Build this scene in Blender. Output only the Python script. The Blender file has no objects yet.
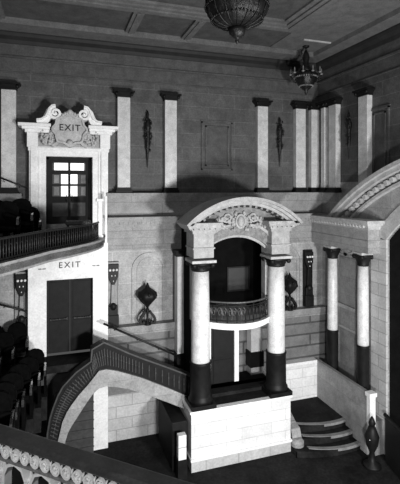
import bpy, bmesh, math, random
from mathutils import Vector, Matrix
PI = math.pi
C = bpy.context.scene.collection
scene = bpy.context.scene

# ------------------------------------------------------------------ camera, world, lights, exposure
F_PX = 434.0; HORIZON = 188.0; YAW = math.radians(18.5)
cam_d = bpy.data.cameras.new('camera'); cam = bpy.data.objects.new('camera', cam_d); C.objects.link(cam)
cam_d.sensor_fit = 'HORIZONTAL'; cam_d.sensor_width = 36.0
cam_d.lens = F_PX * 36.0 / 400.0
cam_d.shift_y = -(242.0 - HORIZON) / 400.0
cam_d.clip_start = 0.05; cam_d.clip_end = 200
cam.location = (0, 0, 0); cam.rotation_euler = (PI / 2, 0, -YAW)
scene.camera = cam

w = bpy.data.worlds.new('world'); scene.world = w; w.use_nodes = True
w.node_tree.nodes['Background'].inputs[0].default_value = (1, 1, 1, 1)
w.node_tree.nodes['Background'].inputs[1].default_value = 0.08

def area(name, loc, aim, size, power, spread=180):
    d = bpy.data.lights.new(name, 'AREA'); d.shape = 'DISK'; d.size = size; d.energy = power
    d.spread = math.radians(spread)
    o = bpy.data.objects.new(name, d); C.objects.link(o); o.location = loc
    o.rotation_euler = (Vector(aim) - Vector(loc)).to_track_quat('-Z', 'Y').to_euler()
    return o
area('flood_lamp', (6.5, -0.5, -3.3), (4.2, 13, -3.6), 1.1, 1350)
area('stair_lamp', (3.3, 2.6, -4.3), (3.6, 13, -3.2), 0.7, 640)
area('camera_side_fill', (-1.9, -0.6, 1.0), (2.5, 9, -2.5), 1.2, 210)  # added fill beside the camera, brightens the near rosettes and shaded faces

scene.view_settings.view_transform = 'Standard'; scene.view_settings.look = 'None'
scene.view_settings.exposure = 0.0; scene.view_settings.gamma = 1.0
scene.view_settings.use_curve_mapping = False

# ------------------------------------------------------------------ survey helpers (where a sight line meets a wall plane)
SA, CA = math.sin(YAW), math.cos(YAW)
def dirn(px):
    r = (px - 200.0) / F_PX
    return SA + r * CA, CA - r * SA
def at(px, py, Y=None, X=None):
    dx, dy = dirn(px)
    t = Y / dy if X is None else X / dx
    return Vector((dx * t, dy * t, (HORIZON - py) / F_PX * t))
def ux(px, Y): return at(px, 0, Y=Y).x
def uy(px, X): return at(px, 0, X=X).y

# ------------------------------------------------------------------ materials
def mat(name, c, rough=0.6, var=0.25, scale=6.0, metal=0.0, bump=0.0, block=None, mortar=0.55, emit=0.0, axis='XZ', fine=0.0, spec=0.5):
    m = bpy.data.materials.new(name); m.use_nodes = True
    nt = m.node_tree; N = nt.nodes; L = nt.links; b = N['Principled BSDF']
    b.inputs['Roughness'].default_value = rough; b.inputs['Specular IOR Level'].default_value = spec; b.inputs['Metallic'].default_value = metal
    g = N.new('ShaderNodeNewGeometry')
    n = N.new('ShaderNodeTexNoise'); n.inputs['Scale'].default_value = scale; n.inputs['Detail'].default_value = 6
    n.inputs['Roughness'].default_value = 0.65; n.inputs['Distortion'].default_value = 0.4
    L.new(g.outputs['Position'], n.inputs['Vector'])
    r = N.new('ShaderNodeMapRange'); L.new(n.outputs['Fac'], r.inputs['Value'])
    r.inputs['From Min'].default_value = 0.3; r.inputs['From Max'].default_value = 0.7
    r.inputs['To Min'].default_value = c * (1 - var); r.inputs['To Max'].default_value = c * (1 + var)
    col = r.outputs['Result']
    if fine:
        n2 = N.new('ShaderNodeTexNoise'); n2.inputs['Scale'].default_value = scale * 9; n2.inputs['Detail'].default_value = 3
        L.new(g.outputs['Position'], n2.inputs['Vector'])
        r2 = N.new('ShaderNodeMapRange'); L.new(n2.outputs['Fac'], r2.inputs['Value'])
        r2.inputs['From Min'].default_value = 0.3; r2.inputs['From Max'].default_value = 0.7
        r2.inputs['To Min'].default_value = 1 - fine; r2.inputs['To Max'].default_value = 1 + fine
        mm = N.new('ShaderNodeMath'); mm.operation = 'MULTIPLY'
        L.new(col, mm.inputs[0]); L.new(r2.outputs['Result'], mm.inputs[1]); col = mm.outputs[0]
    hgt = n.outputs['Fac']
    if block:
        s = N.new('ShaderNodeSeparateXYZ'); L.new(g.outputs['Position'], s.inputs[0])
        ad = N.new('ShaderNodeMath'); ad.operation = 'ADD'
        L.new(s.outputs['X'], ad.inputs[0]); L.new(s.outputs['Y'], ad.inputs[1])
        cb = N.new('ShaderNodeCombineXYZ'); L.new(ad.outputs[0], cb.inputs[0]); L.new(s.outputs['Z'], cb.inputs[1])
        br = N.new('ShaderNodeTexBrick'); L.new(cb.outputs[0], br.inputs['Vector'])
        br.inputs['Scale'].default_value = 1.0
        br.inputs['Brick Width'].default_value = block[0]; br.inputs['Row Height'].default_value = block[1]
        br.inputs['Mortar Size'].default_value = block[2]; br.inputs['Mortar Smooth'].default_value = 0.3
        br.inputs['Color1'].default_value = (1, 1, 1, 1); br.inputs['Color2'].default_value = (0.86, 0.86, 0.86, 1)
        br.inputs['Mortar'].default_value = (mortar, mortar, mortar, 1)
        mm = N.new('ShaderNodeMath'); mm.operation = 'MULTIPLY'
        L.new(col, mm.inputs[0]); L.new(br.outputs['Color'], mm.inputs[1]); col = mm.outputs[0]
        hgt = br.outputs['Fac']
    L.new(col, b.inputs['Base Color'])
    if bump:
        bp = N.new('ShaderNodeBump'); bp.inputs['Strength'].default_value = bump; bp.inputs['Distance'].default_value = 0.02
        bp.invert = bool(block)
        L.new(hgt, bp.inputs['Height']); L.new(bp.outputs['Normal'], b.inputs['Normal'])
    if emit:
        L.new(col, b.inputs['Emission Color']); b.inputs['Emission Strength'].default_value = emit
    return m
M = {
 'upper': mat('upper_wall_marble', 0.085, 0.6, 0.32, 2.2, bump=0.3, block=(1.9, 0.46, 0.012), mortar=1.4, fine=0.22, spec=.3),
 'dado': mat('dado_marble', 0.27, 0.55, 0.28, 3.0, bump=0.2, block=(2.0, 0.45, 0.01), mortar=0.6, fine=0.2),
 'lower': mat('lower_wall_marble', 0.30, 0.5, 0.32, 2.5, bump=0.2, block=(1.1, 0.5, 0.012), mortar=1.3, fine=0.22),
 'rust':   mat('coursed_stone', 0.16, 0.6, 0.25, 2.5, bump=0.6, block=(2.6, 0.40, 0.035), mortar=0.35, fine=0.15),
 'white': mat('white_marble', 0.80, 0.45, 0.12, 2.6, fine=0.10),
 'shaft':  mat('veined_white_marble', 0.62, 0.35, 0.20, 5.0, fine=0.22),
 'pilaster': mat('veined_pale_marble', 0.52, 0.4, 0.22, 4.0, fine=0.20),
 'ashlar': mat('white_ashlar', 0.78, 0.5, 0.10, 2.0, bump=0.5, block=(0.95, 0.33, 0.008), mortar=0.68, fine=0.08),
 'ashlar2': mat('pale_ashlar', 0.50, 0.5, 0.15, 2.0, bump=0.5, block=(1.0, 0.36, 0.012), mortar=0.6, fine=0.12),
 'carve': mat('carved_stone', 0.17, 0.6, 0.45, 11.0, bump=0.7, fine=0.3),
 'plaster': mat('pale_plaster', 0.42, 0.6, 0.25, 5.0, bump=0.3, fine=0.22),
 'ceil': mat('ceiling_plaster', 0.13, 0.7, 0.25, 3.0, bump=0.2, fine=0.2, spec=.3),
 'ceil_d': mat('ceiling_coffer_paint', 0.075, 0.7, 0.3, 3.0, fine=0.2, spec=.3),
 'cornice': mat('cornice_dark_paint', 0.022, 0.6, 0.25, 4.0, spec=.2),
 'black': mat('black_marble', 0.008, 0.5, 0.5, 5.0, spec=0.18),
 'iron': mat('dark_iron', 0.012, 0.5, 0.3, 12.0, spec=0.3),
 'gilt':   mat('worn_metal_relief', 0.10, 0.4, 0.4, 14.0, metal=0.3),
 'bronze': mat('dark_bronze', 0.009, 0.4, 0.6, 14.0, metal=0.1, bump=0.7, spec=0.35),
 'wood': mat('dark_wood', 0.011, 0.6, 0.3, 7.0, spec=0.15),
 'woodp': mat('dark_wood_panel', 0.05, 0.5, 0.3, 7.0, spec=0.3),
 'seat': mat('black_upholstery', 0.003, 0.95, 0.4, 9.0, spec=0.03),
 'seatarm': mat('polished_seat_frame', 0.30, 0.15, 0.4, 9.0, metal=0.9),
 'carpet': mat('dark_carpet', 0.014, 0.95, 0.55, 1.6, fine=0.3, spec=0.1),
 'tread': mat('stair_tread_stone', 0.03, 0.7, 0.3, 4.0, spec=0.2),
 'rail': mat('balustrade_coping_marble', 0.05, 0.45, 0.35, 5.0, fine=0.2, spec=0.35),
 'rose':   mat('pale_rosette_plaster', 0.85, 0.5, 0.15, 10.0),
 'rosebg': mat('frieze_ground_paint', 0.03, 0.6, 0.3, 8.0),
 'grey': mat('grey_marble', 0.20, 0.5, 0.3, 4.0, fine=0.25),
 'letter': mat('black_letter_paint', 0.01, 0.6, 0.1, 4.0),
 'lit':    mat('bright_window_glass', 0.9, 0.3, 0.05, 3.0, emit=1.0),
 'dim': mat('dim_window_glass', 0.20, 0.2, 0.3, 4.0),
 'porch':  mat('weathered_carved_plaster', 0.32, 0.6, 0.30, 6.0, bump=0.5, fine=0.28),
 'side':   mat('pale_side_stone', 0.31, 0.5, 0.25, 3.0, block=(1.3, 0.6, 0.01), mortar=0.7, fine=0.2),
 'fade':   mat('faded_picture_panel', 0.018, 0.6, 0.3, 4.0),
 'void':   mat('interior_shade_black', 0.005, 0.95, 0.3, 3.0, spec=0.05),  # near-black colour puts the shade of the unlit interiors into their walls
 'bulb': mat('small_glass_candle_lamp', 0.2, 0.3, 0.2, 3.0),
}

# ------------------------------------------------------------------ mesh helpers
class MB:
    """collects shapes; T maps (u, v, z) to the world"""
    def __init__(s, T=None): s.bm = bmesh.new(); s.T = T or (lambda u, v, z: (u, v, z))
    def vv(s, pts): return [s.bm.verts.new(s.T(*p)) for p in pts]
    def face(s, vs, smooth=False):
        try: f = s.bm.faces.new(vs); f.smooth = smooth
        except ValueError: pass
    def box(s, x0, x1, y0, y1, z0, z1):
        v = s.vv([(x0,y0,z0),(x1,y0,z0),(x1,y1,z0),(x0,y1,z0),(x0,y0,z1),(x1,y0,z1),(x1,y1,z1),(x0,y1,z1)])
        for q in ((0,1,2,3),(4,5,6,7),(0,1,5,4),(1,2,6,5),(2,3,7,6),(3,0,4,7)): s.face([v[i] for i in q])
        return s
    def uz(s, pts, v0, v1):           # polygon in the (u, z) plane, thick in v
        a = s.vv([(u, v0, z) for u, z in pts]); b = s.vv([(u, v1, z) for u, z in pts])
        s.face(a); s.face(b)
        for i in range(len(a)): j = (i+1) % len(a); s.face([a[i], a[j], b[j], b[i]])
        return s
    def uv(s, pts, z0, z1):           # polygon in plan, thick in z
        a = s.vv([(u, v, z0) for u, v in pts]); b = s.vv([(u, v, z1) for u, v in pts])
        s.face(a); s.face(b)
        for i in range(len(a)): j = (i+1) % len(a); s.face([a[i], a[j], b[j], b[i]])
        return s
    def vz(s, pts, u0, u1):           # polygon in the (v, z) plane, long in u: mouldings
        a = s.vv([(u0, v, z) for v, z in pts]); b = s.vv([(u1, v, z) for v, z in pts])
        s.face(a); s.face(b)
        for i in range(len(a)): j = (i+1) % len(a); s.face([a[i], a[j], b[j], b[i]])
        return s
    def quadstrip(s, A, B, v0, v1):   # band between two polylines in (u, z), thick in v
        rings = []
        for (ua, za), (ub, zb) in zip(A, B): rings.append(s.vv([(ua,v0,za),(ub,v0,zb),(ub,v1,zb),(ua,v1,za)]))
        for p, q in zip(rings, rings[1:]):
            for i in range(4): j = (i+1) % 4; s.face([p[i], p[j], q[j], q[i]])
        s.face(rings[0]); s.face(rings[-1]); return s
    def ribbon(s, pts, wd, v0, v1):
        A, B = [], []
        for i, p in enumerate(pts):
            a = Vector(pts[max(i-1,0)]); b = Vector(pts[min(i+1,len(pts)-1)]); d = (b-a)
            if d.length < 1e-9: d = Vector((1,0))
            d.normalize(); n = Vector((-d.y, d.x)); ww = wd(i/(len(pts)-1)) if callable(wd) else wd
            A.append((p[0]+n.x*ww/2, p[1]+n.y*ww/2)); B.append((p[0]-n.x*ww/2, p[1]-n.y*ww/2))
        return s.quadstrip(A, B, v0, v1)
    def lathe(s, cx, cy, prof, n=20, smooth=True, lobes=0, amp=0.0):
        rings = []
        for r, z in prof:
            rings.append(s.vv([(cx + r*(1+amp*math.cos(lobes*2*PI*k/n))*math.cos(2*PI*k/n), cy + r*(1+amp*math.cos(lobes*2*PI*k/n))*math.sin(2*PI*k/n), z) for k in range(n)]))
        for p, q in zip(rings, rings[1:]):
            for k in range(n): j = (k+1) % n; s.face([p[k], p[j], q[j], q[k]], smooth)
        s.face(rings[0]); s.face(rings[-1]); return s
    def tube(s, pts, r, n=6, smooth=True):
        P = [Vector(p) for p in pts]; rings = []
        for i, p in enumerate(P):
            d = (P[min(i+1,len(P)-1)] - P[max(i-1,0)])
            if d.length < 1e-9: d = Vector((0,0,1))
            d.normalize(); a = Vector((0,0,1)) if abs(d.z) < 0.9 else Vector((1,0,0))
            e = d.cross(a).normalized(); f = d.cross(e)
            rr = r(i/(len(P)-1)) if callable(r) else r
            rings.append(s.vv([tuple(p + e*rr*math.cos(2*PI*k/n) + f*rr*math.sin(2*PI*k/n)) for k in range(n)]))
        for p, q in zip(rings, rings[1:]):
            for k in range(n): j = (k+1) % n; s.face([p[k], p[j], q[j], q[k]], smooth)
        s.face(rings[0]); s.face(rings[-1]); return s
    def blob(s, u, v, z, a, b, c, n=8, m=5):
        prof = [(math.sin(PI*i/m), -math.cos(PI*i/m)) for i in range(m+1)]
        rings = []
        for r, h in prof: rings.append(s.vv([(u + a*max(r,.02)*math.cos(2*PI*k/n), v + b*max(r,.02)*math.sin(2*PI*k/n), z + c*h) for k in range(n)]))
        for p, q in zip(rings, rings[1:]):
            for k in range(n): j = (k+1) % n; s.face([p[k], p[j], q[j], q[k]], True)
        s.face(rings[0]); s.face(rings[-1]); return s
    def build(s, name, m, parent=None, bevel=0.0, label=None):
        bmesh.ops.recalc_face_normals(s.bm, faces=s.bm.faces[:])
        if parent is not None:
            p = parent; off = Vector((0,0,0))
            while p is not None: off += p.location; p = p.parent
            bmesh.ops.translate(s.bm, verts=s.bm.verts[:], vec=-off)
        me = bpy.data.meshes.new(name); s.bm.to_mesh(me); s.bm.free(); me.materials.append(m)
        o = bpy.data.objects.new(name, me); C.objects.link(o)
        if parent is not None: o.parent = parent
        if bevel:
            bv = o.modifiers.new('bevel', 'BEVEL'); bv.width = bevel; bv.segments = 2; bv.limit_method = 'ANGLE'
        if label: o['label'] = label
        return o
def tag(o, label, cat, group=None, kind=None):
    o['label'] = label; o['category'] = cat
    if group: o['group'] = group
    if kind: o['kind'] = kind
    return o
def thing(name, label, cat, loc=(0,0,0), group=None, rotz=0):
    o = bpy.data.objects.new(name, None); C.objects.link(o); o.location = loc; o.rotation_euler = (0,0,rotz)
    o.empty_display_size = 0.1
    return tag(o, label, cat, group)
def struct(name, mb, m, label=None):
    o = mb.build(name, m); o['kind'] = 'structure'; return o
def copy_tree(o, parent=None):
    c = o.copy(); C.objects.link(c)
    if parent is not None: c.parent = parent
    for ch in list(o.children): copy_tree(ch, c)
    return c
def lettering(txt, size, loc, parent, rotz=0, name='exit_lettering', wide=1.0, m='letter'):
    cu = bpy.data.curves.new(name, 'FONT'); cu.body = txt; cu.size = size; cu.extrude = 0.004; cu.offset = size*0.006
    cu.align_x = 'CENTER'; cu.align_y = 'CENTER'; cu.space_character = wide; cu.materials.append(M[m])
    tmp = bpy.data.objects.new(name, cu); me = bpy.data.meshes.new_from_object(tmp); bpy.data.objects.remove(tmp)
    if not me.materials: me.materials.append(M[m])
    o = bpy.data.objects.new(name, me); C.objects.link(o)
    o.rotation_euler = (PI/2, 0, rotz)
    if parent is not None: o.parent = parent; o.location = Vector(loc) - parent.location
    else: o.location = loc
    return o
def arc(cx, cz, R, a0, a1, n=32): return [(cx + R*math.sin(a0+(a1-a0)*i/n), cz + R*math.cos(a0+(a1-a0)*i/n)) for i in range(n+1)]

YB = 14.0      # back wall, upper
YL = 13.7      # back wall, lower
XR = 9.33      # right wall
FL = -7.9      # hall floor
LD = -4.9      # stair landing in front of the lower exit
PF = -6.2      # porch platform
BACK = lambda u, v, z: (u, YB - v, z)      # u along, v out of the back wall
RIGHT = lambda u, v, z: (XR - v, u, z)     # u along, v out of the right wall
CZ = 4.75      # ceiling

# ------------------------------------------------------------------ setting
struct('floor', MB().box(-6, XR, -3, YB, FL-0.3, FL), M['carpet'])
# upper back wall, with a recess for the double door
dx0, dx1, dzt = ux(45.5, YB), ux(92.5, YB), at(69, 156.5, Y=YB).z
b = MB()
b.box(-6, dx0, YB, YB+0.4, -1.1, CZ); b.box(dx1, XR+0.4, YB, YB+0.4, -1.1, CZ); b.box(dx0, dx1, YB, YB+0.4, dzt, CZ)
struct('wall_back_upper', b, M['upper'])
b = MB(); b.box(-6, XR, YB-.015, YB, 3.45, 4.3); b.box(XR-.015, XR, -3, YB, 3.45, 4.3); struct('trim_upper_frieze', b, M['ceil_d'])
gx0, gx1 = ux(28, 13.4), ux(108, 13.4)      # the white wall of the lower exit
ld0, ld1 = ux(46.5, 13.4), ux(93, 13.4)
ldz = at(70, 279, Y=13.4).z
b = MB(); b.box(-6, gx0, YL, YL+0.3, -4.3, -1.1); b.box(gx1, XR+0.4, YL, YL+0.3, -4.3, -1.1); b.box(gx0, gx1, YL+.25, YL+0.3, ldz+.1, -1.1)
struct('wall_back_lower', b, M['lower'])
YW = 13.45
b = MB(); b.box(-6, gx0, YW, YL+0.3, FL, -4.42)
b.box(ux(172, YL), XR+0.4, YW, YL+0.3, FL, -4.42); b.box(gx1, ux(172, YL), YW, YL+0.3, -6.35, -4.42)
struct('wall_back_base', b, M['rust'])
struct('wall_back_stair', MB().box(gx1, ux(172, YL), YL-0.02, YL+0.3, FL, -6.35), M['ashlar2'])
b = MB(); b.box(gx1, XR, YW-0.06, YL, -4.44, -4.28); b.box(gx1, XR, YW-0.03, YW, -4.55, -4.44)
b.box(-6, gx0, YW-0.06, YL, -4.44, -4.28)
struct('trim_dado_ledge', b, M['dado'])
# band of pale marble under the upper pilasters
b = MB(BACK)
b.box(gx1-.02, XR, 0, 0.30, -0.98, -0.16); b.box(gx1-.02, XR, 0, 0.36, -0.25, -0.16)
b.box(-6, dx0-0.65, 0, 0.30, -0.98, -0.16); b.box(-6, dx0-.65, 0, 0.36, -0.25, -0.16)
struct('trim_back_dado', b, M['dado'])
b = MB(BACK)
for z0, z1, d in ((-0.98, -0.90, .62), (-1.06,-0.98,.56), (-1.14, -1.06, .48), (-1.22, -1.14, .38), (-1.62,-1.58,.34),(-1.95,-1.90,.34)):
    b.box(gx1, XR, 0.2, d, z0, z1)
for i in range(60):
    u = gx1 + 0.08 + i*0.14
    if u < XR-.3: b.box(u, u+0.07, 0.4, 0.5, -1.14, -1.06)
struct('trim_back_entablature', b, M['dado'])
b = MB(BACK); b.box(gx1, XR, 0.28, 0.325, -1.95, -1.2)
struct('trim_back_frieze', b, M['dado'])
# mouldings across the upper frieze
b = MB(BACK)
MOU = ((3.42, .05, .03), (3.86, .07, .06), (3.47, .02, .02))
for z, d, h in MOU: b.box(-6, XR, 0, d, z, z+h)
b.T = RIGHT
for z, d, h in MOU: b.box(-3, YB, 0, d, z, z+h)
struct('trim_upper_mouldings', b, M['upper'])
b = MB(BACK); prof = [(0,4.28),(0.06,4.28),(0.10,4.38),(0.22,4.46),(0.26,4.54),(0.26,4.58),(0,4.58)]
b.vz(prof, -6, XR); b.T = RIGHT; b.vz(prof, -3, YB)
struct('trim_ceiling_cornice', b, M['cornice'])
b = MB(); b.box(-6, XR, 13.1, YB, 4.58, CZ); b.box(8.55, XR, -3, 13.1, 4.58, CZ)
struct('trim_ceiling_fillet', b, M['ceil'])

# right wall: big arched opening centred at Y = 7.1
AC = 7.1; AH = 3.3; AR = 4.4; asp = -1.54; acz = asp - math.sqrt(AR*AR - AH*AH)
hole = arc(AC, acz, AR, math.asin(AH/AR), -math.asin(AH/AR), 40)   # from +u to -u
b = MB(RIGHT)
pts = [(YB, FL), (YB, 0.2), (-3, 0.2), (-3, FL), (AC-AH, FL)] + hole[::-1] + [(AC+AH, FL)]
b.uz(pts, -0.06, 0)
struct('wall_right_lower', b, M['lower'])
b = MB(RIGHT); b.box(-3, YB, -0.5, 0, 0.2, CZ)
struct('wall_right_upper', b, M['upper'])
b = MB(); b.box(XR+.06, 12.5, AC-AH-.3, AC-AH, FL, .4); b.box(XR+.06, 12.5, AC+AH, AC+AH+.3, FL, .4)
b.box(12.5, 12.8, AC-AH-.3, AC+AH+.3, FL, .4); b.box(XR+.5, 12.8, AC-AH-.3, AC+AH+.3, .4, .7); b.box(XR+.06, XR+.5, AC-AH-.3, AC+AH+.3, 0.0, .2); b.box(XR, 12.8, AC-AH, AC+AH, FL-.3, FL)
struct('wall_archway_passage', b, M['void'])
# ceiling with border coffers
b = MB(); b.box(-6, XR, -3, YB, CZ, CZ+0.3)
struct('ceiling', b, M['ceil_d'])
b = MB()
for (y0, y1, x0, x1, z) in ((10.85, 11.55, 6.15, 6.85, 4.69), (11.0, 11.42, 6.30, 6.72, 4.64), (11.13, 11.28, 6.43, 6.58, 4.60)):
    b.box(-6, x1, y0, y1, z, CZ); b.box(x0, x1, -3, y0, z, CZ)
for x in (-1.6, 2.0, 3.75): b.box(x, x+.3, 11.55, 13.1, 4.68, CZ); b.box(x+.1, x+.2, 11.55, 13.1, 4.65, CZ)
for y in (5.0, 8.0): b.box(6.85, 8.55, y, y+.3, 4.69, CZ)
struct('trim_ceiling_beams', b, M['ceil'])
b = MB(); b.box(6.85, 8.55, -3, 13.1, CZ-.02, CZ); struct('trim_ceiling_border', b, M['ceil'])
b = MB(); b.box(7.5, 8.5, 12.0, 12.05, 4.69, CZ-.02); struct('trim_ceiling_lit_edge', b, M['plaster'])  # paler plaster paints the lit edge of a coffer divider

# ------------------------------------------------------------------ pilasters of the upper storey
def pilaster(T, u, wd, label, group='pale pilasters of the upper storey', base_v=0.0):
    loc = T(u, 0.1, -0.16)
    t = thing('pilaster', label, 'pilaster', loc, group)
    z0, z1 = -0.16, 3.08; v = base_v
    MB(T).box(u-wd/2, u+wd/2, v, v+0.2, z0+.16, z1-.2).build('shaft', M['pilaster'], t, 0.01)
    b = MB(T); b.box(u-wd/2-.03, u+wd/2+.03, v, v+.23, z1-.2, z1-.15)
    b.uz([(u-wd/2-.02, z1-.15), (u+wd/2+.02, z1-.15), (u+wd/2+.11, z1-.05), (u-wd/2-.11, z1-.05)], v, v+.27)
    b.box(u-wd/2-.13, u+wd/2+.13, v, v+.33, z1-.05, z1)
    for s in (-1, 1): b.lathe(u + s*(wd/2+.04), v+.26, [(.03,z1-.16),(.05,z1-.12),(.05,z1-.08),(.03,z1-.05)], 8)
    b.build('capital', M['black'], t, label='dark capital')
    b = MB(T); b.box(u-wd/2-.06, u+wd/2+.06, v, v+.28, z0, z0+.09); b.box(u-wd/2-.03, u+wd/2+.03, v, v+.24, z0+.09, z0+.17)
    b.build('base', M['black'], t, label='dark base')
for px, lb in ((8.5, 'pale marble pilaster beside the upper exit door, nearest the gallery seats'),
               (124, 'pale marble pilaster on the far wall, just past the upper exit door'),
               (171, 'pale marble pilaster between the hanging dark lamp and the blind wall panel'),
               (263, 'pale marble pilaster on the far wall between the blind panel and a dark hanging ornament'),
               (301, 'pale marble pilaster on the far wall, next to the corner pilaster')):
    pilaster(BACK, ux(px, YB-.2), 0.40, lb)
pilaster(BACK, ux(315.5, YB-.2), 0.34, 'pale marble pilaster in the room corner, on the far wall')
pilaster(RIGHT, uy(322.5, XR-.2), 0.22, 'narrow pale pilaster in the room corner, on the side wall')
pilaster(RIGHT, uy(332, XR-.2), 0.42, 'pale marble pilaster on the side wall, near the corner')
pilaster(RIGHT, uy(362.5, XR-.2), 0.42, 'pale marble pilaster on the side wall, above the great arch')

def hanging_ornament(T, u, ztop, zbot, label, v0=0.0):
    t = thing('wall_ornament', label, 'ornament', T(u, v0, zbot), 'dark hanging ornaments on the upper walls')
    h = ztop-zbot; b = MB(T)
    prof = [(.008, 0), (.02, .12), (.035, .25), (.07, .38), (.085, .5), (.07, .58), (.095, .68), (.10, .76), (.06, .84), (.03, .88), (.05, .93), (.012, 1.0)]
    b.lathe(u, v0+.10, [(r, zbot+f*h) for r, f in prof], 10)
    b.build('tassel', M['bronze'], t)
    random.seed(int(abs(u)*100)); b = MB(T)
    for i in range(26):
        f = .3 + .6*random.random(); s = random.choice((-1,1)); k = .07 + .05*math.sin((f-.3)*5)
        b.blob(u + s*k*random.uniform(.5,1.1), v0+.12+random.random()*.06, zbot+f*h, .03, .03, .05, 6, 4)
    b.build('leaf_carving', M['bronze'], t)['kind'] = 'stuff'
hanging_ornament(BACK, ux(148, 13.85), at(148, 110, Y=13.85).z, at(148, 168, Y=13.85).z, 'dark hanging ornament on the far wall between two pilasters, nearer the exit door')
hanging_ornament(BACK, ux(280.5, 13.85), at(280, 117, Y=13.85).z, at(280, 167, Y=13.85).z, 'dark hanging ornament on the far wall, close to the room corner')
hanging_ornament(RIGHT, uy(348, 9.2), at(348, 112, X=9.2).z, at(348, 159, X=9.2).z, 'dark hanging ornament on the side wall between two pilasters')

def blind_panel(T, u0, u1, z0, z1, label):
    t = thing('wall_panel', label, 'wall panel', T((u0+u1)/2, 0, z0))
    b = MB(T)
    for k in range(2):
        d = k*.14; e = .05
        b.box(u0+d, u1-d, 0, .05, z1-d-e, z1-d); b.box(u0+d, u1-d, 0, .05, z0+d, z0+d+e)
        b.box(u0+d, u0+d+e, 0, .05, z0+d, z1-d); b.box(u1-d-e, u1-d, 0, .05, z0+d, z1-d)
    b.box(u0-.04, u1+.04, 0, .04, z1, z1+.04)
    b.build('moulding', M['upper'], t)
    b = MB(T); b.box(u0+.05, u1-.05, 0, .012, z0+.05, z1-.05); b.build('panel_field', M['ceil_d'], t)
p0 = at(201, 170, Y=YB); p1 = at(232, 123, Y=YB)
blind_panel(BACK, p0.x, p1.x, p0.z, p1.z, 'dark blind panel with a moulded frame above the porch gable')
blind_panel(RIGHT, uy(390, XR), uy(371, XR), at(380, 178, X=XR).z, at(380, 108, X=XR).z, 'tall faint blind panel on the side wall above the great arch')

# ------------------------------------------------------------------ upper exit door and its baroque surround
YD = 13.75
def X1(px): return ux(px, YD)
def Z1(py): return at(69, py, Y=YD).z
D = thing('exit_door', 'dark panelled double door with bright glass panes, in the carved white surround', 'door', ((dx0+dx1)/2, YB+.1, -1.43))
b = MB(); b.box(dx0, dx0+.10, YB+.02, YB+.14, -1.43, dzt); b.box(dx1-.10, dx1, YB+.02, YB+.14, -1.43, dzt); b.box(dx0, dx1, YB+.02, YB+.14, dzt-.1, dzt)
b.build('door_frame', M['wood'], D)
mx = (dx0+dx1)/2
for s, (a, c) in enumerate(((dx0+.10, mx-.01), (mx+.01, dx1-.10))):
    rows = [(Z1(170), Z1(162.5)), (Z1(184), Z1(174)), (Z1(196.5), Z1(186)), (Z1(217), Z1(203))]
    leaf = MB(); st = .10
    sl, sr = (st, .025) if s == 0 else (.025, st)
    leaf.box(a, a+sl, YB+.06, YB+.12, -1.43, dzt-.1); leaf.box(c-sr, c, YB+.06, YB+.12, -1.43, dzt-.1)
    zs = [dzt-.1] + [z for r in rows for z in (r[1], r[0])] + [-1.43]
    for i in range(0, len(zs), 2): leaf.box(a+sl, c-sr, YB+.06, YB+.12, zs[i+1], zs[i])
    lf = leaf.build('door_leaf', M['wood'], D)
    for i, (z0, z1) in enumerate(rows):
        if i == 0: MB().box(a+sl+(.05 if s==0 else 0), c-sr-(.05 if s else 0), YB+.09, YB+.10, z0, z1).build('glass_pane', M['lit'], lf, label='brightly lit glass pane')
        elif i < 3:
            q = (a+c)/2
            i0, i1 = (q+.06, c-sr) if s == 0 else (a+sl, q-.06)
            o0, o1 = (a+sl, q) if s == 0 else (q, c-sr)
            MB().box(i0, i1, YB+.09, YB+.10, z0, z1).build('glass_pane', M['lit'], lf, label='brightly lit glass pane')
            MB().box(o0+.05, o1, YB+.085, YB+.10, z0+.03, z1-.03).build('glass_pane', M['dim'], lf, label='dim glass pane')
        else:
            bb = MB(); bb.box(a+sl, c-sr, YB+.09, YB+.10, z0, z1); bb.box(a+sl+.09, c-sr-.09, YB+.07, YB+.10, z0+.09, z1-.09)
            bb.build('lower_panel', M['woodp'], lf)
MB().box(mx-.012, mx+.012, YB+.04, YB+.06, -1.43, dzt-.1).build('meeting_stile', M['wood'], D)
b = MB(); b.tube([(mx-.08, YB+.02, -.42), (mx-.08, YB+.02, -.2)], .012); b.tube([(mx+.08, YB+.02, -.42), (mx+.08, YB+.02, -.2)], .012); b.build('door_handle', M['bronze'], D)

S = thing('door_surround', 'carved white marble surround with scrolled pediment around the upper exit door', 'door surround', (mx, YD, -1.43))
b = MB()
for s in (-1, 1):
    def q(px): return X1(px) if s < 0 else 2*mx - X1(px)
    xs = sorted((q(29), q(46)));  b.box(xs[0], xs[1], YD, YB, -1.43, Z1(150))
    xs = sorted((q(30.5), q(37))); b.box(xs[0], xs[1], YD-.06, YB, -1.43, Z1(147))
    xs = sorted((q(38), q(40)));  b.box(xs[0], xs[1], YD-.03, YB, -1.43, Z1(150))
b.build('jamb', M['white'], S, .012)
b = MB(); b.box(X1(29), 2*mx-X1(29), YD-.012, YB, Z1(156.5), Z1(147)); b.box(X1(28), 2*mx-X1(28), YD-.05, YB, Z1(151.5), Z1(148)); b.build('lintel', M['white'], S, .01)
b = MB(); b.box(X1(36), 2*mx-X1(36), YD, YB, Z1(148), Z1(130)); b.build('frieze', M['porch'], S)
b = MB()
for s in (-1, 1):
    def q(px): return X1(px) if s < 0 else 2*mx - X1(px)
    for a, c, y0, y1, d in ((27, 38, 148, 134, .08), (25, 49, 134, 131, .14), (22, 50, 131, 128.5, .2), (18.5, 51, 128.5, 125.5, .28)):
        xs = sorted((q(a), q(c))); b.box(xs[0], xs[1], YD-d, YB, Z1(y0), Z1(y1))
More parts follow.
